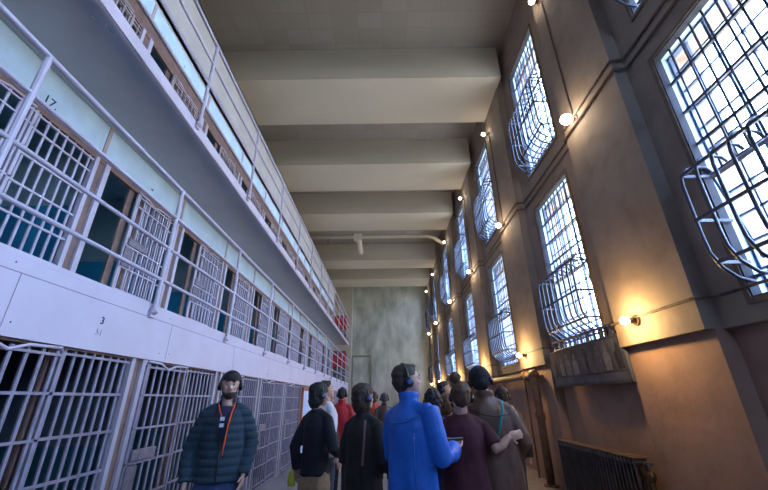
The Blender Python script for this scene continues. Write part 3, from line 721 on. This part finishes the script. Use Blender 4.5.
        zp.tube([(0, -.152, 1.17), (0, -.146, 1.0), (0, -.15, .87)], .006, 6)
        zp.build('zip', black, r, smooth=True)
    addmesh(me, {'puffer': 'puffer_jacket', 'jacket': 'jacket', 'coat': 'coat', 'sweater': 'sweater', 'tee': 'shirt'}[style], tm, r)
    # ---- trousers, shoes
    tr = MB(); tr.rings([(0, 0, .78, .145*W, .105), (0, 0, .90, .170*W, .115), (0, 0, 1.02, .155*W, .108)], 20)
    for sg in (-1, 1): tr.tube([(sg*.078*W, 0, .93), (sg*.092, 0, .80), (sg*.097, -.005, .50), (sg*.097, .012, .30), (sg*.097, .012, .055)], [.092, .094, .073, .067, .062], 16)
    lm = mat('trousers_%d_%d' % (int(legs[0]*1000), int(legs[2]*1000)), legs, .85, var=.15, scale=30, bump=.1)
    addmesh(remesh(tr, vs*1.2, wrinkle(.008, 10), 1, 'trousers'), 'trousers', lm, r)
    for sg in (-1, 1):
        so = MB().tube([(sg*.097, .075, .045), (sg*.099, .02, .055), (sg*.102, -.06, .048), (sg*.104, -.13, .036), (sg*.104, -.175, .028)], [.030, .046, .046, .040, .022], 12)
        so.v = [(a_, b_, max(c_, .0)) for a_, b_, c_ in so.v]
        so.build('shoe', mat('shoe_%d' % int(shoe[0]*100), shoe, .6), r, smooth=True)
    r['_'] = 0; del r['_']
    return r, HM, s
def deg(a): return math.radians(a)
NAVY = (.012, .016, .035)
# 1 the man on the left, facing the camera
mL, HM, s = person('bearded man in a teal puffer jacket and black cap facing the camera on the left', -1.44, 3.55, 1.757, deg(17), head_yaw=deg(4), head_pitch=deg(-3),
    top=('puffer', (.014, .038, .062)), legs=(.035, .06, .16), hair=('cropped', (.018, .014, .012)), extra='open', vs=.008, hem=.88, tone=(.55, .34, .27), wide=.93,
    arms=dict(R=dict(el=(-.245, .05, 1.13), wr=(-.235, -.05, .89)), L=dict(el=(.235, .05, 1.14), wr=(.205, -.07, .92))))
z0 = 1.52
cpm = mat('black_cap_cloth', (.010, .011, .016), .8)
c = MB().ell((0, .006, z0+.165), (.084, .107, .074), 20, 12); c.v = [tuple(HM @ Vector((a, b_, max(c_, z0+.155)))) for a, b_, c_ in c.v]
cap = c.build('cap', cpm, mL, smooth=True)
v = MB()
for zz in (0, .008):
    k = len(v.v); v.v += [tuple(HM @ Vector(q)) for q in [(.070*math.cos(t), -.080-.060*math.sin(t), z0+.166+zz-.012*math.cos(t)**2 - .012*math.sin(t)) for t in np.linspace(0, PI, 13)]]
v.f += [tuple(range(13)), tuple(range(13, 26))] + [(i, (i+1) % 13, 13+(i+1) % 13, 13+i) for i in range(13)]
v.build('visor', cpm, cap)
bdv = MB().rings([(0, -.060, z0-.012, .020, .020), (0, -.055, z0+.004, .040, .042), (0, -.044, z0+.030, .055, .062), (0, -.034, z0+.052, .060, .060)], 20)
bdv.ell((0, -.094, z0+.064), (.028, .008, .006)).ell((.062, -.02, z0+.07), (.008, .02, .035)).ell((-.062, -.02, z0+.07), (.008, .02, .035))
bdv.v = [tuple(HM @ Vector(q)) for q in bdv.v]
addmesh(remesh(bdv, .006, lambda c_, n_: n_*.004*noise.noise(c_*60), 1, 'beard'), 'beard', mat('beard_dark', (.03, .02, .016), .8), mL)
MB().ell(HM @ Vector((0, -.0975, z0+.049)), (.019, .005, .005), 10, 6).build('lips', mat('lips_tone', (.34, .14, .12), .5), mL, smooth=True)
orm = mat('orange_strap', (.75, .10, .02), .6)
lan = MB().tube([(.07, -.07, 1.475), (.055, -.148, 1.40), (.040, -.165, 1.30), (.030, -.170, 1.16), (.028, -.172, 1.08)], .0065, 6).tube([(-.07, -.07, 1.475), (-.045, -.140, 1.42), (-.015, -.158, 1.36)], .005, 6).build('lanyard', orm, mL, smooth=True)
for zz in (1.355, 1.305): MB().box(-.028, .006, -.176, -.166, zz-.014, zz+.014).build('name_tag', mat('white_tag', (.6, .68, .8), .4), lan)
# 2 dark-haired man in navy sweater
person('dark haired person in a navy sweater and khaki trousers, back turned, left of the group', -.70, 4.0, 1.665, deg(150), head_yaw=deg(-18), top=('sweater', (.004, .005, .014)), legs=(.30, .20, .12),
    hair=('medium', (.008, .007, .008)), phones=True, hem=.89, wide=.86, tone=(.3, .18, .14), arms=dict(R=dict(el=(-.25, .04, 1.13), wr=(-.16, -.20, 1.05)), L=dict(el=(.215, .08, 1.13), wr=(.20, .05, .93), curl=.9)))
bgm = mat('yellow_green_bag', (.40, .40, .03), .5)
bg_ = MB().rings([(0, 0, 0, .055, .03), (0, 0, .05, .065, .035), (0, 0, .15, .055, .03), (0, 0, .17, .03, .02)], 14)
bo_ = bg_.build('carry_bag', bgm, smooth=True); bo_.location = (-.925, 4.05, .745); bo_.scale = (.62, .62, .78)
tag(bo_, 'small yellow green bag held low by the person in the navy sweater', 'bag')
MB().tube([(-.025, 0, .16), (-.018, 0, .215), (.018, 0, .215), (.025, 0, .16)], .005, 6).build('handle', bgm, bo_)
# 3 man behind in white
person('man in a white top looking up to the right, behind the navy sweater', -.755, 5.0, 1.735, deg(120), head_yaw=deg(-15), head_pitch=deg(-16), top=('tee', (.62, .62, .68)), legs=(.04, .05, .08), hair=('short', (.02, .016, .014)), phones=True, hem=.88, tone=(.5, .3, .24), vs=.012)
# 4 woman in dark coat
dk, HMd, sd = person('brown haired woman in a near black coat standing with her back turned, centre', -.20, 3.42, 1.63, deg(145), head_yaw=deg(-12), head_pitch=deg(-6), top=('coat', (.009, .006, .009)), legs=(.02, .025, .08),
    hair=('medium', (.035, .02, .014)), hem=.72, wide=.92, sex='f', tone=(.5, .3, .24), arms=dict(R=dict(el=(-.225, .02, 1.13), wr=(-.15, -.20, 1.02)), L=dict(el=(.215, .0, 1.12), wr=(.10, -.2, 1.05))))
MB().tube([(-.10, .148, 1.10), (-.12, .150, 1.30), (-.10, .115, 1.44)], .012, 6).build('bag_strap', mat('maroon_strap', (.10, .04, .05), .6), dk)
# 5 blue jacket man
bl, HMb, sb_ = person('tall man in a bright blue jacket holding an audio player, looking up right', .165, 2.85, 1.745, deg(132), head_yaw=deg(-28), head_pitch=deg(-10), top=('jacket', (.004, .105, .50)), legs=(.03, .04, .09),
    hair=('short', (.03, .02, .016)), hem=.66, wide=1.06, vs=.008, tone=(.48, .28, .22), arms=dict(R=dict(sh=(-.19, .0, 1.42), el=(-.255, -.02, 1.14), wr=(-.165, -.27, 1.18), hd=(.35, -.9, .05), pn=(.2, .1, 1), curl=.7), L=dict(el=(.25, -.03, 1.14), wr=(.10, -.26, 1.16), pn=(-.5, 0, .8), curl=.7)))
jb = mat('jacket_seam_blue', (.004, .07, .34), .6)
MB().tube([(-.19, .145, .68), (-.185, .150, .95), (-.17, .155, 1.15), (-.175, .15, 1.30)], .004, 6).tube([(-.17, .10, 1.40), (-.10, .142, 1.36), (0, .152, 1.345), (.10, .142, 1.36), (.17, .10, 1.40)], .004, 6).build('jacket_seam', jb, bl, smooth=True)
# 6 navy top, headphones
person('dark haired woman in a blue grey top, seen between the blue and maroon tops', .46, 3.95, 1.585, deg(165), head_yaw=deg(10), top=('sweater', (.03, .045, .10)), legs=(.03, .04, .08), hair=('curly', (.012, .010, .016)), hem=.80, sex='f', tone=(.4, .25, .2), vs=.012)
person('brown haired woman in a black top, half hidden behind the maroon shirt', .70, 4.6, 1.55, deg(170), head_yaw=deg(-30), top=('tee', (.01, .01, .014)), legs=(.03, .03, .05), hair=('medium', (.09, .045, .02)), sex='f', tone=(.52, .31, .24), vs=.012)
person('man with headphones whose face shows above the hidden crowd, right of the blue jacket', .93, 6.2, 1.76, deg(75), head_yaw=deg(0), head_pitch=deg(-8), top=('jacket', (.02, .02, .03)), legs=(.03, .03, .05), hair=('short', (.02, .015, .012)), tone=(.45, .27, .2), vs=.013)
# 7 maroon shirt woman
mr, HMm, sm_ = person('woman in a maroon short sleeved shirt with a top knot, arm round her companion', .605, 3.25, 1.625, deg(178), head_yaw=deg(-8), head_tilt=deg(-4), top=('tee', (.055, .007, .018)), legs=(.015, .012, .05), hair=('bun', (.075, .035, .018)),
    sleeves='short', hem=.74, wide=1.12, deep=1.1, sex='f', vs=.008, tone=(.42, .24, .18), arms=dict(R=dict(sh=(-.18, .0, 1.375), el=(-.255, .09, 1.215), wr=(-.375, .055, 1.315), hd=(-.85, -.30, .10), pn=(-.3, -1, 0), curl=.35), L=dict(el=(.25, -.05, 1.15), wr=(.14, -.22, 1.12))))
# 8 brown jacket man
bj, HMj, sj = person('man in a brown jacket and black beanie leaning towards the woman in maroon', .905, 3.44, 1.765, deg(176), head_yaw=deg(-14), head_tilt=deg(8), top=('jacket', (.105, .052, .036)), legs=(.012, .012, .06), hair=('none', (.01, .01, .012)),
    hem=.70, wide=1.06, vs=.008, lean=.10, tone=(.5, .28, .2), arms=dict(R=dict(sh=(-.17, .0, 1.385), el=(-.26, .02, 1.15), wr=(-.20, -.16, 1.02)), L=dict(el=(.24, -.05, 1.14), wr=(.15, -.2, 1.1))))
bn = MB().ell((0, .014, z0+.150), (.092, .108, .100), 20, 12).ell((0, .045, z0+.10), (.080, .080, .075), 16, 10); bn.v = [tuple(HMj @ Vector(q)) for q in bn.v]
addmesh(remesh(bn, .008, lambda c_, n_: n_*.003*math.sin(c_.x*300), 1, 'beanie'), 'beanie', mat('black_knit', (.010, .011, .018), .9), bj)
MB().tube([(.02, .163, 1.15), (-.02, .165, 1.28), (-.06, .14, 1.39), (-.075, .08, 1.46)], .011, 6).build('lanyard_strap', mat('teal_strap', (.01, .22, .24), .6), bj, smooth=True)
MB().tube([(-.19, .10, 1.40), (-.10, .15, 1.36), (0, .16, 1.345), (.10, .15, 1.36), (.19, .10, 1.40)], .004, 6).build('yoke_seam', mat('brown_seam', (.05, .026, .022), .8), bj, smooth=True)
# 9 person beyond the brown jacket
person('person with headphones half hidden beyond the brown jacket shoulder', 1.50, 5.1, 1.63, deg(150), head_yaw=deg(20), top=('jacket', (.05, .035, .03)), legs=(.03, .03, .05), hair=('short', (.02, .015, .012)), tone=(.5, .3, .22), vs=.012)
# farther visitors
person('person in a red jacket with the back turned, beyond the woman in the dark coat', -.80, 7.0, 1.70, deg(165), head_yaw=deg(-10), top=('jacket', (.42, .01, .02)), legs=(.02, .02, .03), hair=('short', (.012, .01, .01)), vs=.013, wide=1.05)
person('person in an orange red jacket far down the corridor', -.30, 9.0, 1.66, deg(170), top=('jacket', (.48, .05, .02)), legs=(.02, .02, .03), hair=('medium', (.05, .03, .02)), vs=.014)
person('grey haired person in a dark jacket far down the corridor', -.06, 8.3, 1.62, deg(185), top=('jacket', (.05, .03, .03)), legs=(.03, .03, .05), hair=('short', (.06, .06, .07)), vs=.014)
person('brown haired woman in a dark brown coat, beyond the man in white', -.95, 6.4, 1.60, deg(60), head_yaw=deg(0), top=('coat', (.05, .03, .03)), legs=(.02, .02, .03), hair=('long', (.06, .035, .02)), phones=False, sex='f', vs=.013)
# audio player in the blue man's hand
pl = empty('audio_player', (.47, 2.93, 1.23), deg(-60)); tag(pl, 'small dark audio player held in the blue jacketed man\'s hand', 'audio player')
MB().box(-.03, .03, -.07, .07, -.01, .01).build('case', black, pl, bevel=.004)
MB().box(-.022, .022, -.02, .055, .01, .012).build('screen', mat('player_screen', (.05, .06, .1), .1), pl)
